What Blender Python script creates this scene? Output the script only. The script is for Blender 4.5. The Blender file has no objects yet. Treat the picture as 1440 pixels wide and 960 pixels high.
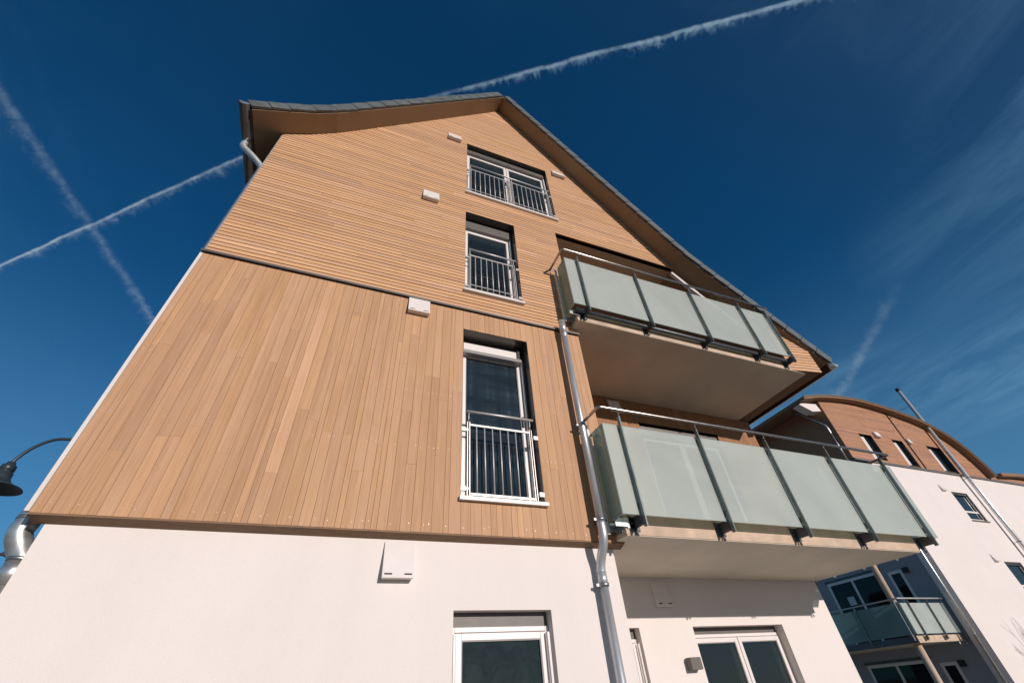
import bpy, math, random
from mathutils import Vector, Matrix
random.seed(11)
S = bpy.context.scene
COL = S.collection
H = 1.6                      # eye height: heights below are measured from the eye, the ground is at 0
R = math.radians

# ------------------------------------------------------------------ materials
def new_mat(name):
    m = bpy.data.materials.new(name); m.use_nodes = True
    nt = m.node_tree; nt.nodes.clear()
    out = nt.nodes.new('ShaderNodeOutputMaterial')
    return m, nt, out

def N(nt, typ, **kw):
    n = nt.nodes.new(typ)
    for k, v in kw.items():
        if k in n.inputs: n.inputs[k].default_value = v
        else: setattr(n, k, v)
    return n

def L(nt, a, b): nt.links.new(a, b)

def ramp(nt, fac, stops):
    r = nt.nodes.new('ShaderNodeValToRGB')
    e = r.color_ramp.elements
    while len(e) < len(stops): e.new(0.5)
    for i, (p, c) in enumerate(stops):
        e[i].position = p; e[i].color = (c[0], c[1], c[2], 1)
    L(nt, fac, r.inputs['Fac'])
    return r.outputs['Color']

def noise(nt, vec, scale, detail=4, rough=.55, dist=0):
    n = N(nt, 'ShaderNodeTexNoise', Scale=scale, Detail=detail, Roughness=rough, Distortion=dist)
    if vec is not None: L(nt, vec, n.inputs['Vector'])
    return n.outputs['Fac']

def mapping(nt, scale, rot=(0, 0, 0), src='Object'):
    tc = N(nt, 'ShaderNodeTexCoord'); mp = N(nt, 'ShaderNodeMapping')
    mp.inputs['Scale'].default_value = scale; mp.inputs['Rotation'].default_value = rot
    L(nt, tc.outputs[src], mp.inputs['Vector'])
    return mp.outputs['Vector']

def mix(nt, fac, a, b, blend='MIX'):
    m = nt.nodes.new('ShaderNodeMix'); m.data_type = 'RGBA'; m.blend_type = blend
    if isinstance(fac, (int, float)): m.inputs[0].default_value = fac
    else: L(nt, fac, m.inputs[0])
    for i, v in ((6, a), (7, b)):
        if isinstance(v, tuple): m.inputs[i].default_value = (*v, 1)
        else: L(nt, v, m.inputs[i])
    return m.outputs[2]

def bump(nt, fac, strength, dist):
    b = N(nt, 'ShaderNodeBump', Strength=strength, Distance=dist)
    L(nt, fac, b.inputs['Height']); return b.outputs['Normal']

def simple(name, col, rough=.6, metal=0., spec=.5, var=.12, vscale=6, bmp=0., bscale=200, vec_scale=(1, 1, 1)):
    m, nt, out = new_mat(name)
    p = N(nt, 'ShaderNodeBsdfPrincipled', Roughness=rough, Metallic=metal)
    p.inputs['Specular IOR Level'].default_value = spec
    v = mapping(nt, vec_scale)
    f = noise(nt, v, vscale, 5)
    lo = tuple(c * (1 - var) for c in col); hi = tuple(min(1, c * (1 + var)) for c in col)
    c = ramp(nt, f, [(.3, lo), (.7, hi)])
    L(nt, c, p.inputs['Base Color'])
    if bmp:
        L(nt, bump(nt, noise(nt, v, bscale, 3), bmp, .003), p.inputs['Normal'])
    if metal:
        rr = N(nt, 'ShaderNodeMapRange'); L(nt, noise(nt, v, vscale * 3, 4), rr.inputs[0])
        rr.inputs[3].default_value = max(.05, rough - .08); rr.inputs[4].default_value = rough + .1
        L(nt, rr.outputs[0], p.inputs['Roughness'])
    L(nt, p.outputs[0], out.inputs[0])
    return m

def wood(name, base, warm, dark, axis, amt=.5, rough=.62, spread=1.):
    """boards: every board (mesh island) has its own tint, grain runs along the axis"""
    m, nt, out = new_mat(name)
    p = N(nt, 'ShaderNodeBsdfPrincipled', Roughness=rough)
    p.inputs['Specular IOR Level'].default_value = .25
    sc = (70, 70, 2.2) if axis == 'z' else (2.2, 70, 70)
    g = N(nt, 'ShaderNodeNewGeometry')
    tc = N(nt, 'ShaderNodeTexCoord')
    # shift each board's grain so neighbours never continue one another
    sh = N(nt, 'ShaderNodeVectorMath', operation='SCALE'); sh.inputs[0].default_value = (17, 5, 11)
    L(nt, g.outputs['Random Per Island'], sh.inputs['Scale'])
    ad = N(nt, 'ShaderNodeVectorMath', operation='ADD')
    L(nt, tc.outputs['Object'], ad.inputs[0]); L(nt, sh.outputs[0], ad.inputs[1])
    mp = N(nt, 'ShaderNodeMapping'); mp.inputs['Scale'].default_value = sc
    L(nt, ad.outputs[0], mp.inputs['Vector'])
    mp2 = N(nt, 'ShaderNodeMapping')
    mp2.inputs['Scale'].default_value = (9, 9, .5) if axis == 'z' else (.5, 9, 9)
    L(nt, ad.outputs[0], mp2.inputs['Vector'])
    k = spread
    c = ramp(nt, g.outputs['Random Per Island'],
             [(0., tuple(x * (1 - .16 * k) for x in base)), (.15, base), (.35, warm), (.55, tuple(x * (1 + .05 * k) for x in base)),
              (.72, tuple(x * (1 - .07 * k) for x in warm)), (.86, tuple(b + (d - b) * .30 * k for b, d in zip(base, dark))),
              (.93, tuple(w * (1 + .05 * k) for w in warm)), (1., tuple(min(1, b * (1 + .22 * k)) for b in base))])
    grain = noise(nt, mp.outputs[0], 1, 5, .6, .4)
    gc = ramp(nt, grain, [(.32, tuple(d / b for d, b in zip(dark, base))), (.62, (1.04, 1.04, 1.04))])
    c = mix(nt, amt, c, gc, 'MULTIPLY')
    patch = noise(nt, mp2.outputs[0], 1, 3, .5)
    pc = ramp(nt, patch, [(.3, (.84, .80, .76)), (.55, (1, 1, 1)), (.75, (1.08, 1.06, 1.05))])
    c = mix(nt, .6, c, pc, 'MULTIPLY')
    L(nt, c, p.inputs['Base Color'])
    L(nt, bump(nt, grain, .25, .002), p.inputs['Normal'])
    L(nt, p.outputs[0], out.inputs[0])
    return m

def plaster(name, col, rough=.85):
    m, nt, out = new_mat(name)
    p = N(nt, 'ShaderNodeBsdfPrincipled', Roughness=rough)
    p.inputs['Specular IOR Level'].default_value = .2
    v = mapping(nt, (1, 1, 1))
    f1 = noise(nt, v, .9, 5, .6)
    vs = mapping(nt, (5, 5, .35))
    f2 = noise(nt, vs, 1, 4, .6)
    c = ramp(nt, f1, [(.3, tuple(x * .95 for x in col)), (.7, col)])
    c2 = ramp(nt, f2, [(.25, (.975, .97, .965)), (.6, (1, 1, 1))])
    c = mix(nt, .7, c, c2, 'MULTIPLY')
    c3 = ramp(nt, noise(nt, v, 45, 4, .7), [(.3, (.965, .962, .958)), (.65, (1, 1, 1))])
    c = mix(nt, .4, c, c3, 'MULTIPLY')
    L(nt, c, p.inputs['Base Color'])
    L(nt, bump(nt, noise(nt, v, 130, 4, .7), .6, .004), p.inputs['Normal'])
    L(nt, p.outputs[0], out.inputs[0])
    return m

def glass_dark(name, tint=(.010, .014, .017), rough=.015, dirt=.35, curtain=0., spec=.7):
    """window pane over an unlit room: dark, sharp sky reflection, a thin film of dust"""
    m, nt, out = new_mat(name)
    p = N(nt, 'ShaderNodeBsdfPrincipled', Roughness=rough, IOR=1.52)
    p.inputs['Specular IOR Level'].default_value = spec
    v = mapping(nt, (1, 1, 1))
    f = noise(nt, v, 7, 7, .7, 1.2)
    c = ramp(nt, f, [(.4, tint), (.8, tuple(t + .03 * dirt * k for t, k in zip(tint, (.8, 1, .95))))])
    if curtain:
        vc = mapping(nt, (11, 1, .25)); fc = noise(nt, vc, 1, 3, .5, .6)
        vb = mapping(nt, (.6, .6, 5)); fb = noise(nt, vb, 1, 3)
        cc = ramp(nt, fc, [(.35, (.012, .02, .03)), (.7, (.05, .075, .095))])
        cf = ramp(nt, fb, [(.42, (0, 0, 0)), (.62, (1, 1, 1))])
        cm = N(nt, 'ShaderNodeMath', operation='MULTIPLY'); cm.inputs[1].default_value = curtain
        L(nt, cf, cm.inputs[0])
        c = mix(nt, cm.outputs[0], c, cc)
    L(nt, c, p.inputs['Base Color'])
    bn = bump(nt, noise(nt, v, 1.3, 2), .06, .01)
    L(nt, bn, p.inputs['Normal'])
    L(nt, p.outputs[0], out.inputs[0])
    return m

def glass_clear(name):
    m, nt, out = new_mat(name)
    g = N(nt, 'ShaderNodeBsdfGlossy', Roughness=.01); g.inputs['Color'].default_value = (.95, .98, 1, 1)
    t = N(nt, 'ShaderNodeBsdfTransparent'); t.inputs['Color'].default_value = (.58, .64, .63, 1)
    f = N(nt, 'ShaderNodeFresnel', IOR=1.75)
    v = mapping(nt, (1, 1, 1)); bn = bump(nt, noise(nt, v, 1.3, 2), .06, .01); L(nt, bn, g.inputs['Normal'])
    a = N(nt, 'ShaderNodeMixShader'); L(nt, f.outputs[0], a.inputs[0]); L(nt, t.outputs[0], a.inputs[1]); L(nt, g.outputs[0], a.inputs[2])
    d = N(nt, 'ShaderNodeBsdfDiffuse'); d.inputs['Color'].default_value = (.10, .12, .13, 1)     # film of dust
    b = N(nt, 'ShaderNodeMixShader'); b.inputs[0].default_value = .05; L(nt, a.outputs[0], b.inputs[1]); L(nt, d.outputs[0], b.inputs[2])
    L(nt, b.outputs[0], out.inputs[0])
    return m

def frosted(name, col=(.43, .49, .46), trans=.10, tl=.38):
    m, nt, out = new_mat(name)
    p = N(nt, 'ShaderNodeBsdfPrincipled', Roughness=.10, IOR=1.5)
    p.inputs['Specular IOR Level'].default_value = .6
    v = mapping(nt, (1, 1, 1))
    f = noise(nt, v, .7, 5, .55, 1.0)
    c = ramp(nt, f, [(.3, tuple(x * .90 for x in col)), (.5, col), (.7, tuple(x * 1.06 for x in col))])
    L(nt, c, p.inputs['Base Color'])
    t = N(nt, 'ShaderNodeBsdfTranslucent'); L(nt, c, t.inputs['Color'])
    tr = N(nt, 'ShaderNodeBsdfTransparent'); tr.inputs['Color'].default_value = (.78, .9, .84, 1)
    a = N(nt, 'ShaderNodeMixShader'); a.inputs[0].default_value = tl
    L(nt, p.outputs[0], a.inputs[1]); L(nt, t.outputs[0], a.inputs[2])
    b = N(nt, 'ShaderNodeMixShader'); b.inputs[0].default_value = trans
    L(nt, a.outputs[0], b.inputs[1]); L(nt, tr.outputs[0], b.inputs[2])
    L(nt, b.outputs[0], out.inputs[0])
    return m

M = {}
M['plaster'] = plaster('plaster', (.835, .772, .742))
M['plaster_far'] = plaster('plaster_far', (.82, .755, .73))
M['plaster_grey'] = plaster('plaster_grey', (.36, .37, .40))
M['larch_v'] = wood('larch_vertical', (.555, .335, .203), (.58, .34, .184), (.42, .235, .13), 'z', .6, spread=.9)
M['larch_h'] = wood('larch_horizontal', (.665, .412, .260), (.695, .412, .215), (.46, .245, .135), 'x', .5, spread=1.1)
M['redwood'] = wood('reddish_boards', (.46, .255, .165), (.49, .265, .15), (.30, .14, .085), 'x', .75)
M['larch_shaded'] = wood('larch_shaded', (.36, .185, .10), (.39, .20, .095), (.24, .11, .06), 'z', .5, spread=.8)  # same larch as the facade, the loggia's shade put into its colour
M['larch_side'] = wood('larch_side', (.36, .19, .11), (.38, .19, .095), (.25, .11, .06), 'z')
M['batten'] = simple('dark_batten', (.06, .032, .018), .9)
M['under_board'] = simple('under_board', (.24, .145, .085), .8, var=.2, vscale=3, vec_scale=(2, 20, 20))
M['soffit'] = simple('roof_soffit', (.29, .19, .108), .75, var=.08, vscale=1.5)
M['white_soffit'] = simple('painted_concrete', (.78, .70, .575), .8, var=.10, vscale=1.2, bmp=.2)
M['ceiling'] = simple('loggia_ceiling', (.62, .52, .36), .8, var=.08, vscale=2)
M['concrete'] = simple('concrete', (.58, .44, .335), .9, var=.18, vscale=5, bmp=.4, bscale=90)
M['tile'] = simple('slate_tile', (.11, .125, .127), .5, var=.25, vscale=9, bmp=.2, bscale=60)
M['dark_metal'] = simple('dark_bronze_metal', (.10, .088, .08), .30, .6, var=.2, vscale=3)
M['flash'] = simple('flashing_metal', (.17, .155, .145), .45, .5)
M['zinc'] = simple('weathered_zinc', (.54, .56, .585), .40, .55, var=.2, vscale=7, vec_scale=(1, 1, .3))
M['bright_zinc'] = simple('bright_zinc', (.66, .65, .64), .32, .82, var=.2, vscale=9)
M['steel'] = simple('stainless_steel', (.58, .555, .54), .42, .4, var=.08)
M['polished'] = simple('polished_steel', (.78, .77, .76), .27, .5, var=.06)
M['rail'] = simple('brushed_handrail', (.46, .41, .38), .28, .95, var=.08)
M['galv'] = simple('galvanised_steel', (.42, .44, .45), .42, .9, var=.25, vscale=14)
M['post'] = simple('dark_post_steel', (.17, .205, .205), .38, .55, var=.2, vscale=8)
M['bracket'] = simple('bracket_steel', (.105, .118, .13), .42, .45, var=.3, vscale=16)
M['alu'] = simple('white_aluminium', (.74, .70, .68), .35, .0, var=.03)
M['white'] = simple('white_frame', (.80, .75, .73), .32, 0, var=.02)
M['blind_rail'] = simple('blind_rail', (.42, .40, .385), .4, .3, var=.05)
M['gasket'] = simple('grey_gasket', (.30, .28, .27), .6)
M['black'] = simple('black_plastic', (.012, .012, .013), .5)
M['vent_white'] = simple('white_vent', (.78, .72, .69), .45, 0, var=.03)
M['slot'] = simple('vent_slot', (.05, .035, .03), .8)
M['grey_box'] = simple('grey_lamp', (.13, .115, .105), .5)
M['lamp'] = simple('lamp_paint', (.035, .052, .065), .38, .2, var=.2)
M['screw'] = simple('screw_head', (.80, .72, .64), .4, .2)
M['pane_far'] = glass_dark('pane_far')
M['pane'] = glass_clear('pane_clear')
M['room'] = simple('room_paint', (.42, .38, .34), .9)
M['curtain'] = simple('curtain_cloth', (.55, .52, .50), .9, var=.2, vscale=2, vec_scale=(14, 14, .3))
M['pane_curtain'] = glass_dark('pane_curtain', (.012, .019, .026), curtain=.8)
M['pane_green'] = glass_dark('pane_dusty', (.013, .02, .021), .03, .7, spec=.5)
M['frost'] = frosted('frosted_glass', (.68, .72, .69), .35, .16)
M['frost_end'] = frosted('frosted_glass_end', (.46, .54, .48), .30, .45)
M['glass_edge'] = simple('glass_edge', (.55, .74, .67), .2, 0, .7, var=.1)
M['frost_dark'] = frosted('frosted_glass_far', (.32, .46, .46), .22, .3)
M['pane_black'] = glass_dark('pane_dark', (.012, .010, .011), .03, .2, spec=.22)
M['ground'] = simple('paving', (.25, .23, .20), .9, var=.2, vscale=1.5, bmp=.3, bscale=30)
M['bark'] = simple('bark', (.09, .06, .045), .9, var=.3, vscale=14)
M['column'] = simple('column_plaster', (.55, .42, .33), .8, var=.08)
M['paper'] = simple('paper', (.62, .66, .68), .8)

# ------------------------------------------------------------------ mesh helpers
class MB:
    def __init__(s): s.v = []; s.f = []; s.mi = []; s.sm = []
    def add(s, vs, fs, mi=0, smooth=False):
        o = len(s.v); s.v += [(x, y, z + H) for x, y, z in vs]
        for f in fs:
            s.f.append([o + i for i in f]); s.mi.append(mi); s.sm.append(smooth)
    def box(s, x0, x1, y0, y1, z0, z1, mi=0):
        s.add([(x0, y0, z0), (x1, y0, z0), (x1, y1, z0), (x0, y1, z0), (x0, y0, z1), (x1, y0, z1), (x1, y1, z1), (x0, y1, z1)],
              [(0, 3, 2, 1), (4, 5, 6, 7), (0, 1, 5, 4), (1, 2, 6, 5), (2, 3, 7, 6), (3, 0, 4, 7)], mi)
        return s
    def hexa(s, p, mi=0):      # 4 front corners (ccw seen from the front) then the 4 behind them
        s.add(p, [(0, 1, 2, 3), (7, 6, 5, 4), (0, 4, 5, 1), (1, 5, 6, 2), (2, 6, 7, 3), (3, 7, 4, 0)], mi); return s
    def prism_xz(s, pts, y0, y1, mi=0):     # polygon in XZ (ccw seen from -y) pushed from y0 to y1
        n = len(pts)
        s.add([(x, y0, z) for x, z in pts] + [(x, y1, z) for x, z in pts],
              [tuple(range(n)), tuple(range(2 * n - 1, n - 1, -1))] + [(i, i + n, (i + 1) % n + n, (i + 1) % n) for i in range(n)], mi)
        return s
    def tube(s, pts, r, n=14, mi=0, cap=True, smooth=True):
        pts = [Vector(p) for p in pts]; rr = r if isinstance(r, (list, tuple)) else [r] * len(pts)
        vs = []; prev = None
        for i, p in enumerate(pts):
            a = pts[min(i + 1, len(pts) - 1)] - pts[max(i - 1, 0)]; a.normalize()
            if prev is None:
                u = a.orthogonal().normalized()
            else:
                u = (prev - a * prev.dot(a)).normalized()
            prev = u; w = a.cross(u)
            vs += [tuple(p + (u * math.cos(2 * math.pi * k / n) + w * math.sin(2 * math.pi * k / n)) * rr[i]) for k in range(n)]
        fs = [(i * n + k, i * n + (k + 1) % n, (i + 1) * n + (k + 1) % n, (i + 1) * n + k) for i in range(len(pts) - 1) for k in range(n)]
        s.add(vs, fs, mi, smooth)
        if cap:
            o = len(s.v) - len(vs)
            s.f.append([o + k for k in range(n)][::-1]); s.mi.append(mi); s.sm.append(False)
            o2 = o + (len(pts) - 1) * n
            s.f.append([o2 + k for k in range(n)]); s.mi.append(mi); s.sm.append(False)
        return s
    def lathe(s, cx, cy, prof, n=32, mi=0):  # prof: (radius, z)
        vs = [(cx + r * math.cos(2 * math.pi * k / n), cy + r * math.sin(2 * math.pi * k / n), z) for r, z in prof for k in range(n)]
        s.add(vs, [(i * n + k, i * n + (k + 1) % n, (i + 1) * n + (k + 1) % n, (i + 1) * n + k) for i in range(len(prof) - 1) for k in range(n)], mi, True)
        return s
    def build(s, name, mats, parent=None, bevel=0):
        me = bpy.data.meshes.new(name); me.from_pydata(s.v, [], s.f)
        for m in (mats if isinstance(mats, (list, tuple)) else [mats]): me.materials.append(m)
        me.polygons.foreach_set('material_index', s.mi); me.polygons.foreach_set('use_smooth', s.sm)
        me.update()
        o = bpy.data.objects.new(name, me); COL.objects.link(o)
        if parent is not None:
            o.parent = parent
            o.matrix_parent_inverse = Matrix.Translation(-ploc(parent))
        if bevel:
            b = o.modifiers.new('bevel', 'BEVEL'); b.width = bevel; b.segments = 2; b.limit_method = 'ANGLE'
        return o

def ploc(o):                 # parts sit at the world origin; only a thing's own root is moved
    return Vector(o.location) if o.parent is None else Vector((0, 0, 0))

def tag(o, label, cat, group=None, kind=None):
    if label: o['label'] = label
    if cat: o['category'] = cat
    if group: o['group'] = group
    if kind: o['kind'] = kind
    return o

def thing(name, label, cat, loc=(0, 0, 0), group=None):
    o = bpy.data.objects.new(name, None); COL.objects.link(o); o.empty_display_size = .2
    o.location = loc
    return tag(o, label, cat, group)

def smooth_path(pts, sub=6):
    """Catmull-Rom through the points"""
    P = [Vector(p) for p in pts]; P = [P[0] * 2 - P[1]] + P + [P[-1] * 2 - P[-2]]
    out = []
    for i in range(1, len(P) - 2):
        for k in range(sub):
            t = k / sub
            out.append(.5 * ((2 * P[i]) + (-P[i - 1] + P[i + 1]) * t + (2 * P[i - 1] - 5 * P[i] + 4 * P[i + 1] - P[i + 2]) * t * t
                             + (-P[i - 1] + 3 * P[i] - 3 * P[i + 1] + P[i + 2]) * t ** 3))
    out.append(P[-2])
    return [tuple(p) for p in out]

def wall_grid(mb, xs, zs, holes, y0, y1, mi=0, back=True):
    """a wall slab in the XZ plane with real openings"""
    xs = sorted(set(xs) | {h[k] for h in holes for k in (0, 1)}); zs = sorted(set(zs) | {h[k] for h in holes for k in (2, 3)})
    def solid(i, j):
        if i < 0 or j < 0 or i >= len(xs) - 1 or j >= len(zs) - 1: return False
        cx = (xs[i] + xs[i + 1]) / 2; cz = (zs[j] + zs[j + 1]) / 2
        return not any(h[0] < cx < h[1] and h[2] < cz < h[3] for h in holes)
    for i in range(len(xs) - 1):
        for j in range(len(zs) - 1):
            if not solid(i, j): continue
            a, b, c, d = xs[i], xs[i + 1], zs[j], zs[j + 1]
            mb.add([(a, y0, c), (b, y0, c), (b, y0, d), (a, y0, d)], [(0, 1, 2, 3)], mi)
            if back: mb.add([(a, y1, c), (a, y1, d), (b, y1, d), (b, y1, c)], [(0, 1, 2, 3)], mi)
            if not solid(i - 1, j): mb.add([(a, y0, c), (a, y0, d), (a, y1, d), (a, y1, c)], [(0, 1, 2, 3)], mi)
            if not solid(i + 1, j): mb.add([(b, y0, c), (b, y1, c), (b, y1, d), (b, y0, d)], [(0, 1, 2, 3)], mi)
            if not solid(i, j - 1): mb.add([(a, y0, c), (a, y1, c), (b, y1, c), (b, y0, c)], [(0, 1, 2, 3)], mi)
            if not solid(i, j + 1): mb.add([(a, y0, d), (b, y0, d), (b, y1, d), (a, y1, d)], [(0, 1, 2, 3)], mi)

def interp(pts, x):
    if x <= pts[0][0]: return pts[0][1]
    for (a, b), (c, d) in zip(pts, pts[1:]):
        if x <= c: return b + (d - b) * (x - a) / (c - a)
    return pts[-1][1]

def rows(mb, z0, z1, pitch, gap, spans, y0, y1, lens=(1.2, 4.2), mi=0, to3=None):
    """horizontal boards; spans(z) gives the free intervals at height z; every board its own island"""
    to3 = to3 or (lambda x, y, z: (x, y, z))
    z = z0
    while z + pitch - gap <= z1 + 1e-6:
        a, b = z + gap / 2, z + pitch - gap / 2
        lo, hi = spans(a), spans(b)
        if len(lo) != len(hi):
            lo = hi = spans((a + b) / 2)
        for (l0, l1), (h0, h1) in zip(lo, hi):
            if l1 - l0 < .03 and h1 - h0 < .03: continue
            cuts = [0.]; w = max(l1 - l0, h1 - h0)
            x = random.uniform(.3, lens[1])
            while x < w - .25:
                cuts.append(x / w); x += random.uniform(*lens)
            cuts.append(1.)
            for c, d in zip(cuts, cuts[1:]):
                e0 = 0 if c == 0 else .0008 / w; e1 = 0 if d == 1 else .0008 / w
                A, B = l0 + (l1 - l0) * (c + e0), l0 + (l1 - l0) * (d - e1)
                C, D = h0 + (h1 - h0) * (c + e0), h0 + (h1 - h0) * (d - e1)
                j = random.uniform(-.0012, .0012)
                mb.hexa([to3(A, y0 + j, a), to3(B, y0 + j, a), to3(D, y0 + j, b), to3(C, y0 + j, b),
                         to3(A, y1, a), to3(B, y1, a), to3(D, y1, b), to3(C, y1, b)], mi)
        z += pitch

def cols(mb, x0, x1, z0, z1, holes, y0, y1, gap=.0026, widths=(.048, .06, .085, .09, .095, .10, .105), lens=(.8, 2.5), screws=None):
    """vertical boards of mixed widths with butt joints"""
    x = x0
    while x < x1 - .02:
        w = random.choice(widths)
        for e in sorted([h[k] for h in holes for k in (0, 1)] + [x1]):
            if e > x + .001:
                if e - x - w < .04: w = e - x
                break
        a, b = x + gap / 2, x + w - gap / 2
        free = [(z0, z1)]
        for h in holes:
            if a < h[1] and b > h[0]:
                nf = []
                for (p, q) in free:
                    if h[2] > p: nf.append((p, min(q, h[2])))
                    if h[3] < q: nf.append((max(p, h[3]), q))
                free = [t for t in nf if t[1] - t[0] > .01]
        for p, q in free:
            cuts = [p]; z = p + random.uniform(.25, 2.)
            while z < q - .2:
                cuts.append(z); z += random.uniform(*lens)
            cuts.append(q)
            for c, d in zip(cuts, cuts[1:]):
                j = random.uniform(-.0015, .0015)
                mb.box(a, b, y0 + j, y1, c + .0003, d - .0003)
            if screws:
                for zs in screws:
                    if p + .02 < zs < q - .02:
                        for xx in ((a + b) / 2,) if w < .08 else (a + .022, b - .022):
                            if random.random() < .5:
                                rr = random.uniform(.0024, .0042); zz = zs + random.uniform(-.01, .01)
                                mb.add([(xx + rr * math.cos(t * math.pi / 3), y0 - .0022, zz + rr * math.sin(t * math.pi / 3)) for t in range(6)], [(0, 1, 2, 3, 4, 5)], 1)
        x += w

# ================================================================== GROUND
g = MB(); g.add([(-260, -260, -H), (260, -260, -H), (260, 260, -H), (-260, 260, -H)], [(0, 1, 2, 3)])
tag(g.build('ground', M['ground']), None, None, kind='structure')

# ================================================================== GABLED HOUSE
house = thing('apartment_house', 'gabled house clad in light brown larch boards above a white plaster ground floor', 'house', (.4, 5, 0))
XL, XR = -1.895, 2.79                       # wood front
ROOF = [(-2.25, 6.80), (-1.80, 7.105), (-1.48, 7.345), (-1.22, 7.60), (-.95, 7.92), (1.90, 11.42), (5.45, 6.60), (5.75, 6.30), (7.90, 4.345)]   # underside of the roof
RI = 5
def roof_z(x): return interp(ROOF, x)
def x_left(z):  return interp([(p[1], p[0]) for p in ROOF[:RI + 1]], z)
def x_right(z): return interp([(p[1], p[0]) for p in reversed(ROOF[RI:])], z)
W1 = (1.07, 1.945, 1.525, 3.67); W2 = (1.08, 1.955, 4.42, 6.385); W3 = (1.09, 2.895, 7.02, 8.945)
ZJ, ZB, ZO = 4.03, 1.19, 6.57               # joint, lower end of the boards, top of the upper loggia

def house_spans(z, inset=0.0):
    l = max(XL, x_left(z)) if z > ROOF[0][1] else XL
    r = x_right(z)
    if z < ZO: r = XR
    iv = [(l, r)]
    for h in (W2, W3):
        if h[2] < z < h[3]:
            iv = [s for a, b in iv for s in ((a, min(b, h[0])), (max(a, h[1]), b)) if s[1] - s[0] > .001]
    return iv

mb = MB(); rows(mb, ZJ + .008, 11.40, .0632, .0125, house_spans, 0.0, .024)
mb.build('horizontal_cladding', M['larch_h'], house)
mb = MB(); cols(mb, XL, XR, ZB, 3.985, [W1], 0.0, .024, screws=(1.25, 1.98, 2.62, 3.3))
mb.build('vertical_cladding', [M['larch_v'], M['screw']], house)

# dark backing layer behind the boards (shows in the joints), with the openings left open
mb = MB()
zs = sorted({ZB + .003, ZJ, W1[2], W1[3], W2[2], W2[3], W3[2], W3[3], ZO, 7.105, 7.345, 7.60, 7.92, 11.40} | {7.0, 9.5, 10.5})
for a, b in zip(zs, zs[1:]):
    m_ = (a + b) / 2
    def iv(z, m_=m_):
        l = max(XL + .004, x_left(z) + .01) if m_ > ROOF[0][1] else XL + .004
        r = XR - .004 if m_ < ZO else x_right(z) - .01
        out = [(l, r)]
        for h in (W1, W2, W3):
            if h[2] < m_ < h[3]: out = [s for p, q in out for s in ((p, min(q, h[0])), (max(p, h[1]), q)) if s[1] - s[0] > .001]
        return out
    for (p, q), (u, w) in zip(iv(a), iv(b)):
        mb.hexa([(p, .026, a), (q, .026, a), (w, .026, b), (u, .026, b), (p, .095, a), (q, .095, a), (w, .095, b), (u, .095, b)])
mb.build('batten_layer', M['batten'], house)

# plaster body
W0 = (1.05, 1.93, -1.45, .63); WN = (3.0, 3.745, -1.45, .645); WD = (4.57, 6.15, -1.5, .645)
mb = MB()
wall_grid(mb, [-1.82, 2.70], [-H, ZB + .02], [W0], .10, .40)
wall_grid(mb, [2.70, 7.225], [-H, 1.20], [WN, WD], 1.40, 1.70)
mb.box(-1.82, -1.52, .40, 12, -H, 7.0); mb.box(2.40, 2.698, .40, 1.70, -H, ZB + .02)
mb.box(6.925, 7.225, 1.70, 12, -H, 1.20)
mb.box(-1.52, 6.9, 11.7, 12, -H, 6)
mb.build('plaster_wall', M['plaster'], house)
# closing board below the cladding
mb = MB(); mb.hexa([(XL + .002, .003, ZB - .012), (XR - .002, .003, ZB - .012), (XR - .002, .003, ZB + .001), (XL + .002, .003, ZB + .001), (XL + .002, .0985, ZB - .042), (XR - .002, .0985, ZB - .042), (XR - .002, .0985, ZB + .001), (XL + .002, .0985, ZB + .001)])
mb.build('closing_board', M['under_board'], house)
# side cladding (left side and loggia cheek)
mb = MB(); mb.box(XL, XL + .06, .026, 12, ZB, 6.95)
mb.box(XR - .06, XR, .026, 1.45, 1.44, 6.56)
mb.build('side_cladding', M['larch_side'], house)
# corner strips and the flashing between the two kinds of cladding
mb = MB()
mb.box(XL - .012, XL - .001, -.004, .03, ZJ + .02, 6.97); mb.build('corner_trim', M['zinc'], house)
mb = MB(); mb.box(XL - .034, XL - .006, .006, .05, ZB + .01, ZJ - .03); mb.build('corner_trim', M['alu'], house)
mb = MB(); mb.box(XL - .03, XR + .012, -.026, .03, ZJ - .016, ZJ + .004); mb.box(XL - .03, XR + .012, -.026, -.022, ZJ - .026, ZJ - .016)
mb.build('flashing', M['flash'], house)

# ---- upper loggia and the short pier right of it
mb = MB(); mb.prism_xz([(XR, ZO), (5.49, ZO), (5.42, ZO + .06), (XR, ZO + .06)], .03, 1.45)
mb.build('loggia_ceiling', M['ceiling'], house)
mb = MB()
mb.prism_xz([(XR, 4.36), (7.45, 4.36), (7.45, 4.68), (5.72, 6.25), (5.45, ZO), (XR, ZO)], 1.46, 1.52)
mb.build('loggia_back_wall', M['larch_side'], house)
# sloping white trim of the opening, right under the roof
mb = MB()
def off(p, d):  # point moved d metres square to the lower roof slope
    return (p[0] - d * .67, p[1] - d * .74)
q0, q1, q2 = (5.50, 6.535), (5.75, 6.28), (7.20, 4.965)
mb.prism_xz([off(q0, .20), off(q1, .20), off(q2, .20), off(q2, .115), off(q1, .115), off(q0, .115)], .0, .06)
mb.build('opening_trim', M['alu'], house)
A, B = Vector((6.95, -.205, 0)), Vector((7.575, -.305, 0)); PD = (B - A).normalized(); PN = Vector((PD.y, -PD.x, 0)); PLn = (B - A).length
def pier3(u, d, z):
    p = A + PD * u - PN * d
    return (p.x, p.y, z)
def pier_spans(z):
    k = (z - 4.685)
    r = PLn
    if k > 0: r = PLn - k / .91 / 1.0
    return [(0, r)] if r > .05 else []
mb = MB(); rows(mb, 4.128, 5.16, .0632, .0125, pier_spans, 0.0, .022, to3=pier3)
mb.build('pier_cladding', M['larch_h'], house)
mb = MB()
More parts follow.
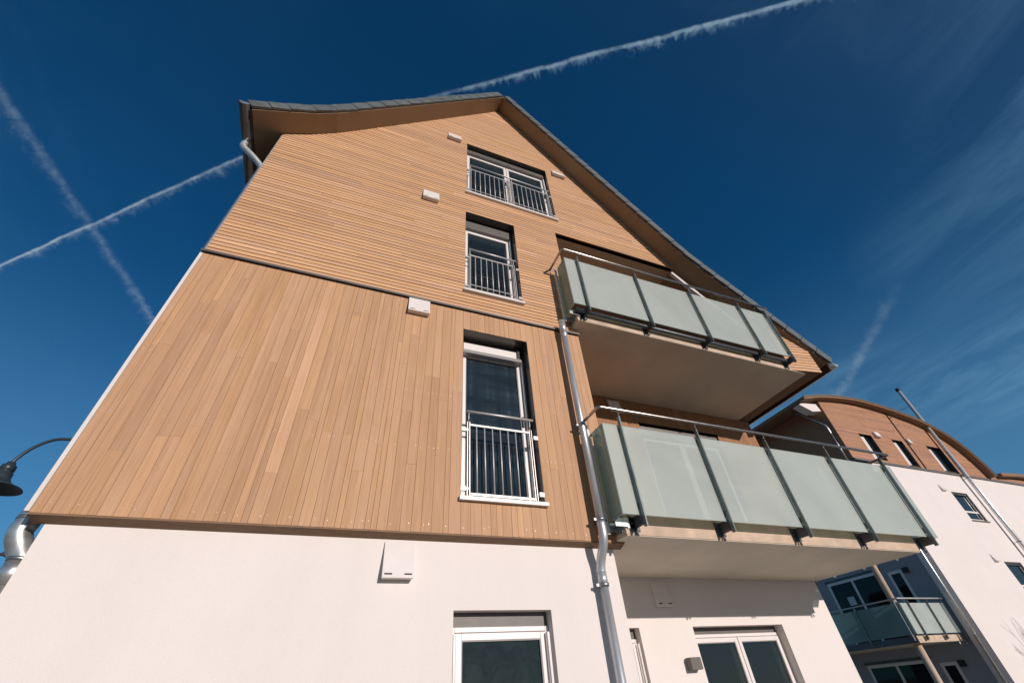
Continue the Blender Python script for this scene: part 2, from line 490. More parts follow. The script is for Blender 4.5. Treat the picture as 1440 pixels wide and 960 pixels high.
bk = [(7.0, 4.135), (7.56, 4.135), (7.56, 4.62), (7.0, 5.10)]
fr = [pier3(.01, .026, 4.13), pier3(PLn - .01, .026, 4.13), pier3(PLn - .01, .026, 4.66), pier3(.01, .026, 5.15)]
mb.hexa(fr + [(x, 1.5, z) for x, z in bk])
mb.build('pier_wall', M['under_board'], house)
mb = MB(); mb.box(7.56, 7.58, -.27, 12, 4.14, 4.60); mb.build('side_fascia', M['larch_side'], house)

# ---- first floor loggia: back wall of vertical boards with a wide dark door
D1 = (4.72, 6.52, 1.45, 3.69)
mb = MB(); cols(mb, XR, 7.555, 1.425, 4.12, [D1], 1.45, 1.475); mb.build('loggia_cladding', [M['larch_shaded'], M['screw']], house)
mb = MB(); wall_grid(mb, [XR, 7.55], [1.425, 4.115], [D1], 1.478, 1.60)
mb.box(7.35, 7.55, 1.60, 12, 1.2, 4.12)
mb.build('loggia_wall', M['batten'], house)

# ---- roof
def offs(poly, d):
    out = []
    for i, p in enumerate(poly):
        a = poly[max(i - 1, 0)]; b = poly[min(i + 1, len(poly) - 1)]
        n1 = n2 = None
        def nrm(u, v):
            dx, dz = v[0] - u[0], v[1] - u[1]; l = math.hypot(dx, dz); return (-dz / l, dx / l)
        n1 = nrm(a, p) if i > 0 else nrm(p, b); n2 = nrm(p, b) if i < len(poly) - 1 else n1
        nx, nz = n1[0] + n2[0], n1[1] + n2[1]; l = math.hypot(nx, nz); nx, nz = nx / l, nz / l
        k = d / max(.3, nx * n1[0] + nz * n1[1])
        out.append((p[0] + nx * k, p[1] + nz * k))
    return out
YF, YBK = -.37, 12.4
mb = MB()
top = offs(ROOF, .145); mid = offs(ROOF, .012)
for i in range(len(ROOF) - 1):
    mb.hexa([(mid[i][0], YF + .06, mid[i][1]), (mid[i + 1][0], YF + .06, mid[i + 1][1]), (top[i + 1][0], YF + .06, top[i + 1][1]), (top[i][0], YF + .06, top[i][1]),
             (mid[i][0], YBK, mid[i][1]), (mid[i + 1][0], YBK, mid[i + 1][1]), (top[i + 1][0], YBK, top[i + 1][1]), (top[i][0], YBK, top[i][1])])
roof = mb.build('roof', M['tile'], house)
mb = MB(); n_ = len(ROOF)
mb.add([(x, YF + .03, z) for x, z in ROOF] + [(x, YBK - .02, z) for x, z in ROOF] + [(x, YF + .03, z) for x, z in mid] + [(x, YBK - .02, z) for x, z in mid],
       [(i, i + n_, i + n_ + 1, i + 1) for i in range(n_ - 1)] + [(i, i + 1, i + 1 + 2 * n_, i + 2 * n_) for i in range(n_ - 1)])
mb.build('soffit', M['soffit'], roof)
# verge tiles: one overlapping tile after another along both slopes
mb = MB()
def along(poly, step):
    pts = [];
    for (a, b) in zip(poly, poly[1:]):
        l = math.hypot(b[0] - a[0], b[1] - a[1]); k = max(1, round(l / step))
        pts += [(a[0] + (b[0] - a[0]) * i / k, a[1] + (b[1] - a[1]) * i / k) for i in range(k)]
    return pts + [poly[-1]]
for side in (0, 1):
    poly = ROOF[:RI + 1] if side == 0 else list(reversed(ROOF[RI:]))     # from the eave up to the ridge
    p = along(poly, .33)
    for a, b in zip(p, p[1:]):
        dx, dz = b[0] - a[0], b[1] - a[1]; l = math.hypot(dx, dz); ux, uz = dx / l, dz / l
        nx, nz = (-uz, ux) if side == 0 else (uz, -ux)
        ex = .03
        lo0, lo1 = .004, -.004
        ex = -.006; j = random.uniform(-.006, .006)
        q = [(a[0] - ux * ex + nx * (.020 + j), a[1] - uz * ex + nz * (.020 + j)), (b[0] - ux * .006 + nx * (.006 + j), b[1] - uz * .006 + nz * (.006 + j)),
             (b[0] - ux * .006 + nx * .180, b[1] - uz * .006 + nz * .180), (a[0] - ux * ex + nx * .198, a[1] - uz * ex + nz * .198)]
        if side == 1: q = [q[1], q[0], q[3], q[2]]
        y0 = YF - .012; y1 = YF + .02
        f = [(q[0][0], y0 - (.006 if side == 0 else 0), q[0][1]), (q[1][0], y0 - (0 if side == 0 else .006), q[1][1]), (q[2][0], y0, q[2][1]), (q[3][0], y0, q[3][1])]
        mb.hexa(f + [(x, y1, z) for x, z in q])
mb.build('verge_tile', M['tile'], roof)
mb = MB()   # dark gap board behind the verge tiles and snow hooks on the right slope
rp = along(list(reversed(ROOF[RI:])), .66)
for a in rp[1:6]:
    mb = MB(); mb.tube([(a[0] + .12, YF + .1, a[1] + .15), (a[0] + .16, YF + .1, a[1] + .27)], .010, 6); mb.build('snow_hook', M['black'], roof)
# gutters
def half_round(mb, x, z, y0, y1, r):
    n = 14; vs = []; fs = []
    for y in (y0, y1):
        for k in range(n + 1):
            t = math.pi + math.pi * k / n
            vs.append((x + r * math.cos(t), y, z + r * math.sin(t)))
        for k in range(n + 1):
            t = math.pi + math.pi * k / n
            vs.append((x + (r - .006) * math.cos(t), y, z + (r - .006) * math.sin(t)))
    m_ = n + 1; o = 2 * m_
    for k in range(n):
        fs += [(k, k + 1, o + k + 1, o + k), (m_ + k, o + m_ + k, o + m_ + k + 1, m_ + k + 1), (k, m_ + k, m_ + k + 1, k + 1)]
    mb.add(vs, fs, 0, True)
    mb.add([vs[k] for k in range(m_)], [tuple(range(m_))], 1)       # stop end
    mb.tube([(x - r, y0, z), (x - r, y1, z)], .011, 8)
mb = MB(); half_round(mb, -2.36, 6.865, YF - .02, YBK, .075)
mb.box(-2.29, -2.262, YF + .05, YBK, 6.80, 6.93)
mb.build('gutter', [M['dark_metal'], M['bright_zinc']], roof)  # dark trough, bright stop end: shade and sun put into the colours
mb = MB(); half_round(mb, 7.985, 4.35, YF - .02, YBK, .07); mb.build('gutter', [M['bright_zinc'], M['bright_zinc']], roof)
mb = MB(); mb.box(7.86, 7.90, YF + .05, YBK, 4.24, 4.37); mb.build('eave_board', M['batten'], roof)

# ---- windows
def french_window(win, y_in, leaves, pane_mat, railing=None, top_box=.20, sill=True, lining=True, depth=.27, y_face=0.0, blind='grey', bottom2=False, guide=True, knob=True):
    x0, x1, z0, z1 = win
    w = MB()                                          # outer frame
    yf = y_face + y_in; t = .036; zt = z1 - top_box
    w.box(x0 + .003, x0 + t, yf, yf + .07, z0, zt); w.box(x1 - t, x1 - .003, yf, yf + .07, z0, zt)
    w.box(x0 + t, x1 - t, yf, yf + .07, zt - t, zt); w.box(x0 + t, x1 - t, yf, yf + .07, z0, z0 + t)
    root = w.build('window', M['white'], house, .004)
    xs = [x0 + t + (x1 - x0 - 2 * t) * i / leaves for i in range(leaves + 1)]
    s = MB(); gk = MB(); pn = MB(); st = .050; ys = yf - .014
    for a, b in zip(xs, xs[1:]):
        a += .006; b -= .006; p, q = z0 + t + .006, zt - t - .006
        s.box(a, a + st, ys, yf + .05, p, q); s.box(b - st, b, ys, yf + .05, p, q)
        s.box(a + st, b - st, ys, yf + .05, p, p + st); s.box(a + st, b - st, ys, yf + .05, q - st, q)
        gk.box(a + st, a + st + .008, ys + .006, ys + .03, p + st, q - st); gk.box(b - st - .008, b - st, ys + .006, ys + .03, p + st, q - st)
        gk.box(a + st + .008, b - st - .008, ys + .006, ys + .03, q - st - .008, q - st); gk.box(a + st + .008, b - st - .008, ys + .006, ys + .03, p + st, p + st + .008)
        pn.box(a + st, b - st, ys + .022, ys + .045, p + st, q - st)
    s.build('sash', M['white'], root, .004); gk.build('gasket', M['gasket'], root)
    pn.build('pane', pane_mat, root)
    if lining:
        l = MB(); e = .003
        l.box(x0 + .0005, x0 + e, y_face + .002, yf - .001, z0, z1 - e); l.box(x1 - e, x1 - .0005, y_face + .002, yf + .08, z0, z1 - e)
        l.box(x0, x1, y_face + .002, yf + .08, z1 - e, z1 - .0005)
        l.box(x0, x1, y_face + .03, yf + .12, z0 - .004, z0 - .001)
        l.build('reveal_lining', M['dark_metal'], root)
    b = MB()                                           # blind casing and bottom rail over the frame
    b.box(x0 + .004, x1 - .004, yf + .02, yf + .10, zt + .001, z1 - .004, 1 if blind != 'none' else 4)
    if blind == 'white':
        b.hexa([(x0 + .015, yf - .10, zt - .085), (x1 - .05, yf - .10, zt - .085), (x1 - .05, yf - .085, zt - .025), (x0 + .015, yf - .085, zt - .025), (x0 + .015, yf - .02, zt - .085), (x1 - .05, yf - .02, zt - .085), (x1 - .05, yf - .02, zt - .025), (x0 + .015, yf - .02, zt - .025)], 5)
        b.box(x0 + .012, x0 + .05, yf - .05, yf + .015, zt + .0, z1 - .06, 2); b.box(x1 - .085, x1 - .05, yf - .05, yf + .015, zt + .0, z1 - .06, 2)
        b.box(x0 + .05, x1 - .085, yf - .03, yf + .015, zt + .012, z1 - .07, 0)
    elif blind == 'grey':
        b.box(x0 + .01, x1 - .01, yf - .06, yf + .015, zt - .02, z1 - .05, 3)
    b.build('blind_box', [M['white'], M['dark_metal'], M['black'], M['flash'], M['grey_box'], M['blind_rail']], root)
    if guide:
        for ga, gb in ((x1 - .046, x1 - .026), (x0 + .012, x0 + .028)):
            g_ = MB(); g_.box(ga, gb, yf - .06, yf - .03, z0, zt - .05); g_.build('guide_rail', M['alu'], root)
    if knob:
        zz = z0 + .95
        for a, b_ in zip(xs, xs[1:]):
            k = MB(); k.box(b_ - .05, b_ - .028, ys - .022, ys, zz, zz + .13); k.build('handle_plate', M['black'], root)
    if sill:
        k = MB(); k.hexa([(x0 - .022, y_face - .045, z0 - .042), (x1 + .022, y_face - .045, z0 - .042), (x1 + .022, y_face - .045, z0 - .004), (x0 - .022, y_face - .045, z0 - .004),
                          (x0 - .022, yf, z0 - .032), (x1 + .022, yf, z0 - .032), (x1 + .022, yf, z0 + .006), (x0 - .022, yf, z0 + .006)])
        k.build('sill', M['alu'], root, .003)
    if railing:
        zr, zm, zb, yr = railing
        r = MB(); a, b2 = x0 + .055, x1 - .065
        r.tube([(a - .005, yr - .02, zr), (b2 + .02, yr - .02, zr)], .0145, 12)
        for zz in (zm, zb) + ((zb + .09,) if bottom2 else ()):
            r.box(a + .03, b2 - .03, yr - .006, yr + .006, zz - (.010 if zz != zb + .09 else .004), zz + (.010 if zz != zb + .09 else .004))
        posts = [a + .02, b2 - .02] + ([(a + b2) / 2 - .03, (a + b2) / 2 + .03] if leaves > 1 else [])
        for p in posts:
            r.box(p - .017, p - .009, yr - .012, yr + .012, zb - .02, zm + .03); r.box(p + .007, p + .015, yr - .012, yr + .012, zb - .02, zm + .03); r.tube([(p, yr, zm + .03), (p, yr - .015, zr - .01)], .007, 8)
        n = max(7, round((b2 - a) / .098))
        for k in range(1, n):
            x = a + .02 + (b2 - a - .04) * k / n
            if min(abs(x - p) for p in posts) > .03: r.tube([(x, yr, zb), (x, yr, zm)], .0075, 8)
        for zz in (zm - .06, zb + .05):                  # fixings into the reveal
            r.box(x0 - .001, x0 + .045, yr - .012, yr + .02, zz - .022, zz + .022); r.box(x1 - .05, x1 + .001, yr - .012, yr + .02, zz - .022, zz + .022)
            r.box(x0 + .04, a + .02, yr - .003, yr + .003, zz - .012, zz + .012)
        r.build('railing', M['steel'], root)
    return root
french_window(W1, .205, 1, M['pane_curtain'], (2.455, 2.305, 1.56, .012), blind='white', top_box=.20)
french_window(W2, .205, 1, M['pane'], (5.35, 5.23, 4.47, .012), top_box=.22, bottom2=True)
french_window(W3, .145, 2, M['pane'], (8.045, 7.93, 7.10, .010), top_box=.16, bottom2=True)
french_window(W0, .085, 1, M['pane_green'], None, y_face=.10, top_box=.105, sill=False, lining=False, blind='none', knob=False)
french_window(WN, .085, 1, M['pane_green'], None, y_face=1.40, top_box=.105, sill=False, lining=False, blind='none', knob=False)
french_window(WD, .12, 2, M['pane'], None, y_face=1.40, top_box=.075, sill=False, lining=False, blind='none', guide=False, knob=False)
french_window(D1, .09, 2, M['pane_black'], None, y_face=1.45, top_box=.22, sill=False, lining=True, guide=False, knob=False)

# rooms behind the clear panes
def room(x0, x1, y0, y1, z0, z1, curtain=None):
    mb = MB()
    mb.add([(x0, y0, z0), (x1, y0, z0), (x1, y1, z0), (x0, y1, z0), (x0, y0, z1), (x1, y0, z1), (x1, y1, z1), (x0, y1, z1)],
           [(0, 1, 2, 3), (4, 7, 6, 5), (0, 3, 7, 4), (1, 5, 6, 2), (2, 6, 7, 3)])
    r_ = mb.build('room', M['room'], house)
    if curtain:
        for a, b in curtain:
            n = 40; mb = MB(); vs = []
            for i in range(n + 1):
                x = a + (b - a) * i / n; y = y0 + .16 + .03 * math.sin(i * 1.9) + .012 * math.sin(i * .7)
                vs += [(x, y, z0 + .02), (x, y, z1 - .05)]
            mb.add(vs, [(2 * i, 2 * i + 2, 2 * i + 3, 2 * i + 1) for i in range(n)], 0, True); mb.build('curtain', M['curtain'], r_)
room(.6, 2.4, .30, 3.2, 4.36, 6.42, [(1.72, 2.1)])
room(.2, 3.6, .30, 3.4, 6.9, 8.98)
room(4.3, 6.5, 1.72, 4.5, -1.5, .70, [(5.9, 6.2)])

# ---- balconies
def pane_box(q, x0, x1, y0, y1, z0, z1, n='y'):
    q.box(x0, x1, y0, y1, z0, z1)
    for i in (-6, -5): q.mi[i] = 1                       # bottom and top edge
    for i in ((-3, -1) if n == 'y' else (-4, -2)): q.mi[i] = 1

def balcony(x0, x1, yb, zb, zt, posts, gx, gz, rz, ry, rx, bar=False, right=None, label=None):
    s = MB(); s.box(x0, x1, -.20, yb, zb + .003, zt)
    root = s.build('balcony', M['concrete'], house, .006)
    if label: root['label'] = label
    k = MB(); k.box(x0 + .004, x1 - .004, -.197, yb - .002, zb - .004, zb + .0005); k.build('balcony_soffit', M['white_soffit'], root)
    k = MB(); k.box(x0 + .06, x1 - .06, -.14, yb - .01, zt - .01, zt + .012); k.build('added_dark_floor', M['under_board'], root)  # unseen dark sheet, added to cut light bounced onto the loggia wall
    edges = [gx[0]] + [p for p in posts] + ([gx[1]] if gx[1] - posts[-1] > .05 else [])
    for a, b in zip(edges, edges[1:]):
        q = MB(); pane_box(q, a + (.0 if a == gx[0] else .006), b - (.0 if b == gx[1] else .006), -.352, -.336, gz[0], gz[1])
        q.build('glass_panel', [M['frost'], M['glass_edge']], root)
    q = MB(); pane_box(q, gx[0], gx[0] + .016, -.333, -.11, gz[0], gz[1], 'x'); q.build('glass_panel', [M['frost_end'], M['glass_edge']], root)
    def post(x, y, along_y=True):
        q = MB()
        q.box(x - .008, x + .008, -.408, -.364, zb + .03, rz - .07)
        q.tube([(x, -.395, rz - .07), (x, -.405, rz - .02)], .008, 8)
        q.box(x - .013, x + .013, -.362, -.330, gz[1] - .10, gz[1] - .04); q.box(x - .013, x + .013, -.362, -.330, gz[0] + .05, gz[0] + .11)
        r = q.build('post', M['post'], root)
        q = MB(); q.box(x - .007, x + .007, -.36, -.213, zb + .055, zb + .165)
        q.box(x - .055, x + .055, -.214, -.2005, zb + .035, zb + .175)
        for dx in (-.035, .035):
            q.tube([(x + dx, -.214, zb + .105), (x + dx, -.228, zb + .105)], .011, 6)
        q.tube([(x, -.225, zb + .05), (x, -.225, zb - .012)], .012, 8); 
        q.build('bracket', M['bracket'], root)
    for x in posts: post(x, 0)
    # end post beside the house wall, with its own bracket to the slab edge
    q = MB(); q.box(gx[0] - .048, gx[0] - .016, -.10, -.082, zb + .03, rz - .10); q.tube([(gx[0] - .04, -.09, rz - .1), (gx[0] - .05, -.09, rz - .02)], .008, 8)
    q.build('end_post', M['alu'], root)
    q = MB(); q.box(gx[0] - .016, x0 - .001, -.098, -.085, zb + .06, zb + .14); q.box(x0 - .013, x0 - .001, -.16, -.02, zb + .04, zb + .18)
    q.box(x0 + .02, x0 + .12, -.214, -.2005, zb + .06, zb + .16)
    q.box(gx[0] - .02, x0 + .02, -.225, -.214, zb + .07, zb + .15)
    q.build('bracket', M['galv'], root)
    q = MB()
    yw = -.002
    path = [(rx[0], yw, rz)] + [(rx[0], ry + .03, rz), (rx[0] + .008, ry + .008, rz), (rx[0] + .03, ry, rz), (rx[1], ry, rz)]
    if right: path = path[:-1] + [(rx[1] - .03, ry, rz), (rx[1] - .008, ry + .008, rz), (rx[1], ry + .03, rz), (rx[1], right, rz)]
    q.tube(path, .0185, 14); q.build('handrail', M['rail'], root)
    if bar:
        q = MB(); q.tube([(gx[0] + .05, -.27, gz[0] - .045), (gx[1] - .03, -.27, gz[0] - .045)], .03, 14); q.build('glass_shadow_bar', M['bracket'], root)  # dark tube stands in for the glass panels' shadow on the slab
        q = MB(); q.box(x0 - .02, x0 + .15, -.24, -.205, zb + .10, zt - .01); q.build('slab_edge_trim', M['bracket'], root)
    if right:      # open corner: railing returns along the right side
        xg = gx[1] - .016
        ys = [-.20, .30, .80, 1.30]
        for a, b in zip([-.333] + ys, ys + [right - .02]):
            if b - a < .05: continue
            q = MB(); q.box(xg, xg + .016, a + .008, b - .008, gz[0], gz[1]); q.build('glass_panel', M['frost'], root)
        for y in ys[1:]:
            q = MB(); q.box(xg + .022, xg + .085, y - .008, y + .008, zb + .03, rz - .07); q.tube([(xg + .05, y, rz - .07), (xg + .03, y, rz - .02)], .008, 8)
            q.build('post', M['post'], root)
            q = MB(); q.box(x1 + .012, xg + .03, y - .007, y + .007, zb + .055, zb + .165); q.box(x1 + .001, x1 + .013, y - .055, y + .055, zb + .035, zb + .175)
            q.build('bracket', M['bracket'], root)
    return root
balcony(2.69, 7.27, 1.398, 1.20, 1.42, [2.80, 3.905, 5.04, 6.17, 7.33], (2.59, 7.545), (1.345, 2.34), 2.50, -.42, (2.535, 7.565), right=1.44,
        label='lower balcony with frosted glass panels over the ground floor terrace')
balcony(2.70, 7.29, 1.448, 4.12, 4.355, [2.805, 3.905, 5.03, 6.16, 6.84], (2.595, 6.93), (4.285, 5.32), 5.39, -.445, (2.525, 6.88), bar=True,
        label='upper balcony with frosted glass panels tucked under the roof slope')

# ================================================================== things fixed to the house
def vent(x0, x1, z0, z1, y, label, group='white ventilation covers on the gabled house', d=.075, lift=.012):
    t = thing('vent_cover', label, 'vent cover', ((x0 + x1) / 2, y, z0 + H), group)
    m_ = MB(); m_.hexa([(x0, y - d, z0), (x1, y - d, z0), (x1, y - lift, z1), (x0, y - lift, z1), (x0 + .006, y - .001, z0 + .004), (x1 - .006, y - .001, z0 + .004), (x1 - .006, y - .001, z1), (x0 + .006, y - .001, z1)])
    m_.build('hood', M['vent_white'], t, .005)
    h = z1 - z0; w = x1 - x0; za, zb_ = z0 + h * .085, z0 + h * .125
    ya = y - d + (d - lift) * .085 - .0015; yb = y - d + (d - lift) * .125 - .0015
    for a, b in ((.07, .31), (.69, .93)):
        s = MB(); s.add([(x0 + w * a, ya, za), (x0 + w * b, ya, za), (x0 + w * b, yb, zb_), (x0 + w * a, yb, zb_)], [(0, 1, 2, 3)])
        s.build('slot', M['slot'], t)
vent(.68, .96, 8.88, 9.15, 0, 'white vent cover high on the gable, up and left of the double window')
vent(3.05, 3.36, 8.86, 9.11, 0, 'white vent cover right of the double window, close under the roof slope')
vent(.34, .61, 6.36, 6.66, 0, 'white vent cover alone among the horizontal boards, left of the middle window')
vent(.352, .622, 3.735, 4.025, 0, 'white vent cover straddling the dark line between horizontal and vertical boards')
vent(.44, .695, .84, 1.13, .10, 'white vent cover on the sunlit plaster below the wooden overhang', d=.085)
vent(4.07, 4.31, .86, 1.16, 1.40, 'white vent cover on the shaded plaster under the lower balcony', d=.07)
vent(4.15, 4.40, 3.80, 4.06, 1.45, 'white vent cover on the dark boards behind the lower balcony', d=.06)

t = thing('wall_lamp', 'small grey box lamp on the plaster left of the terrace door', 'wall lamp', (4.39, 1.4, .2 + H))
mb = MB(); mb.box(4.31, 4.47, 1.30, 1.385, .205, .325); mb.build('lamp_housing', M['grey_box'], t, .004)
mb = MB(); mb.box(4.34, 4.44, 1.385, 1.3995, .22, .31); mb.build('wall_plate', M['black'], t)

def clamp(mb, x, y, z, r, wall_y=None, wall_x=None):
    mb.tube([(x, y, z - .014), (x, y, z + .014)], r + .006, 16)
    mb.box(x - r - .028, x - r, y - .008, y + .008, z - .011, z + .011); mb.box(x + r, x + r + .028, y - .008, y + .008, z - .011, z + .011)
    if wall_y is not None: mb.box(x - .008, x + .008, y + r - .002, wall_y - .001, z - .008, z + .008)
    if wall_x is not None: mb.box(min(x, wall_x), max(x, wall_x), y - .008, y + .008, z - .008, z + .008)

# centre downpipe
dp = thing('downpipe', 'grey zinc downpipe beside the frosted balconies, kinked at the end of the boards', 'downpipe', (2.44, .02, 0))
px, yu, yl = 2.478, -.11, .025
mb = MB()
mb.tube([(px, yu, 4.10), (px, yu, 3.86)], .048, 20); mb.tube([(px, yu, 3.87), (px, yu, 1.30)], .041, 20)
mb.tube([(px, yu, 3.80), (px, yu, 3.865), (px, yu, 3.87)], [.041, .048, .048], 20, cap=False)
mb.build('pipe', M['zinc'], dp)
mb = MB(); mb.tube(smooth_path([(px, yu, 1.34), (px, yu, 1.22), (px - .004, yu + .03, 1.13), (px - .008, yl - .03, 1.02), (px - .012, yl, .93), (px - .012, yl, .86)], 5), .0435, 20)
mb.build('elbow', M['zinc'], dp)
mb = MB(); mb.tube([(px - .012, yl, .90), (px - .012, yl, -1.6)], .041, 20); mb.tube([(px - .012, yl, .80), (px - .012, yl, .92)], .0455, 20)
mb.build('pipe', M['zinc'], dp)
for a_ in ((px, yu, 2.42, .044, 0), (px, yu, 1.36, .045, 0), (px - .012, yl, .81, .049, .10)):
    mb = MB(); clamp(mb, *a_); mb.build('clamp', M['galv'], dp)

# big downpipe at the left corner
dl = thing('downpipe', 'thick shiny zinc downpipe running round the left corner of the house', 'downpipe', (-1.9, .25, 0))
xu, xl_, yy = -1.978, -1.888, .24
mb = MB(); mb.tube([(xu, yy, 6.25), (xu, yy, 1.22)], .064, 24); mb.build('pipe', M['bright_zinc'], dl)
mb = MB(); mb.tube(smooth_path([(xu, yy, 1.26), (xu, yy - .005, 1.19), (xu - .004, yy - .01, 1.12), (xl_ - .045, yy, 1.03), (xl_, yy, .96), (xl_, yy, .90)], 5), .068, 24); mb.build('elbow', M['bright_zinc'], dl)
for xr_, zr_ in ((xu, 1.215), (xl_, .955)):
    mb = MB(); mb.tube([(xr_, yy, zr_ - .012), (xr_, yy, zr_ + .012)], .0735, 24); mb.build('seam_ring', M['galv'], dl)
mb = MB(); mb.tube([(xl_, yy, .92), (xl_, yy, -1.6)], .064, 24); mb.tube([(xl_, yy, .80), (xl_, yy, .95)], .071, 24); mb.build('pipe', M['bright_zinc'], dl)
mb = MB(); clamp(mb, xl_, yy, .70, .065, None, -1.82); mb.build('clamp', M['galv'], dl)
mb = MB(); mb.tube(smooth_path([(-2.345, .16, 6.80), (-2.345, .16, 6.66), (-2.32, .16, 6.58), (-2.15, .19, 6.44), (-2.03, .23, 6.33), (xu, yy, 6.22), (xu, yy, 6.10)], 6), .046, 18); mb.build('swan_neck', M['zinc'], dl)

# ================================================================== SECOND BUILDING (parallel, 6.4 m further back)
YB = 6.4
far = thing('apartment_building', 'white apartment building with reddish boards under an arched roof', 'building', (30, 12, 0))
ARCH = [(18.66, 9.62), (20.0, 9.93), (21.5, 10.13), (22.9, 10.21), (24.5, 10.12), (26.0, 9.93), (27.2, 9.70), (28.4, 9.25), (29.2, 8.70), (29.72, 8.02), (30.0, 7.45), (30.12, 7.08)]
ARCH = [(p[0], p[2]) for p in smooth_path([(x, 0, z) for x, z in ARCH], 4)]
LA = (21.6, 22.5, 7.2, 8.51); LB = (23.93, 24.75, 7.15, 8.51); LC = (26.58, 27.76, 7.15, 8.49)
pk = max(range(len(ARCH)), key=lambda i: ARCH[i][1])
def far_spans(z):
    l = 20.08
    if z > 9.95: l = max(l, interp([(p[1], p[0]) for p in ARCH[:pk + 1]], z))
    r = interp([(p[1], p[0]) for p in reversed(ARCH[pk:])], z)
    iv = [(l, r)]
    for h in (LA, LB, LC):
        if h[2] < z < h[3]: iv = [s for a, b in iv for s in ((a, min(b, h[0])), (max(a, h[1]), b)) if s[1] - s[0] > .001]
    return iv
mb = MB(); rows(mb, 7.10, 10.2, .105, .006, far_spans, YB - .03, YB)
mb.build('red_cladding', M['redwood'], far)
mb = MB()
zs = sorted({7.08, LA[2], 8.5, 9.0, 9.5, 9.95, 10.1, 10.19} | {LA[3]})
for a, b in zip(zs, zs[1:]):
    m_ = (a + b) / 2
    sa, sb = far_spans(m_), far_spans(m_)
    for (p, q) in sa: mb.box(p + .01, q - .06, YB + .002, YB + .10, a, b)
mb.build('batten_layer', M['batten'], far)
SW = (25.77, 27.0, 4.85, 6.11); SW2 = (25.77, 27.0, 1.95, 3.21)
mb = MB(); wall_grid(mb, [21.07, 46], [-H, 7.0], [SW, SW2], YB, YB + .3)
mb.box(21.07, 21.37, YB + .3, YB + .42, -H, 7.0)
mb.build('white_wall', M['plaster_far'], far)
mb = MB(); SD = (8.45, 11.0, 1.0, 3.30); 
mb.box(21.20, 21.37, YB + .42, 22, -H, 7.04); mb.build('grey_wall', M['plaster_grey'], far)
mb = MB(); mb.box(20.08, 46, YB - .07, YB + .1, 7.0, 7.085); mb.build('ledge', M['flash'], far)
mb = MB(); mb.box(20.08, 20.16, YB, 22, 7.05, 9.9); mb.box(20.10, 21.3, YB + .02, 22, 7.0, 7.05); mb.build('side_cladding', M['larch_side'], far)
# low upper storey further right
mb = MB(); rows(mb, 7.10, 7.30, .1, .006, lambda z: [(30.2, 46)], YB - .03, YB); mb.build('red_cladding', M['redwood'], far)
# arched roof
mb = MB(); topa = offs(ARCH, .13)
for i in range(len(ARCH) - 1):
    mb.hexa([(ARCH[i][0], 6.06, ARCH[i][1]), (ARCH[i + 1][0], 6.06, ARCH[i + 1][1]), (topa[i + 1][0], 6.06, topa[i + 1][1]), (topa[i][0], 6.06, topa[i][1]),
             (ARCH[i][0], 22, ARCH[i][1]), (ARCH[i + 1][0], 22, ARCH[i + 1][1]), (topa[i + 1][0], 22, topa[i + 1][1]), (topa[i][0], 22, topa[i][1])])
rf = mb.build('arched_roof', M['under_board'], far)
mb = MB(); a1, a2 = offs(ARCH, .085), offs(ARCH, .15)
for i in range(len(ARCH) - 1):
    mb.hexa([(a1[i][0], 6.03, a1[i][1]), (a1[i + 1][0], 6.03, a1[i + 1][1]), (a2[i + 1][0], 6.03, a2[i + 1][1]), (a2[i][0], 6.03, a2[i][1]),
             (a1[i][0], 6.055, a1[i][1]), (a1[i + 1][0], 6.055, a1[i + 1][1]), (a2[i + 1][0], 6.055, a2[i + 1][1]), (a2[i][0], 6.055, a2[i][1])])
mb.build('roof_edge', M['flash'], rf)
mb = MB(); AR2 = [(31.0, 7.22), (32.5, 7.34), (34, 7.40), (37, 7.4), (42, 7.3), (46, 7.1)]; t2 = offs(AR2, .16)
for i in range(len(AR2) - 1):
    mb.hexa([(AR2[i][0], 6.1, AR2[i][1]), (AR2[i + 1][0], 6.1, AR2[i + 1][1]), (t2[i + 1][0], 6.1, t2[i + 1][1]), (t2[i][0], 6.1, t2[i][1]),
             (AR2[i][0], 22, AR2[i][1]), (AR2[i + 1][0], 22, AR2[i + 1][1]), (t2[i + 1][0], 22, t2[i + 1][1]), (t2[i][0], 22, t2[i][1])])
mb.build('low_roof', M['under_board'], far)
# white end of the eave box
mb = MB(); mb.prism_xz([(18.60, 9.50), (19.26, 9.24), (19.90, 9.36), (19.82, 9.72), (18.75, 9.60)], YB - .02, YB + .35); mb.build('eave_box', M['plaster_far'], far)
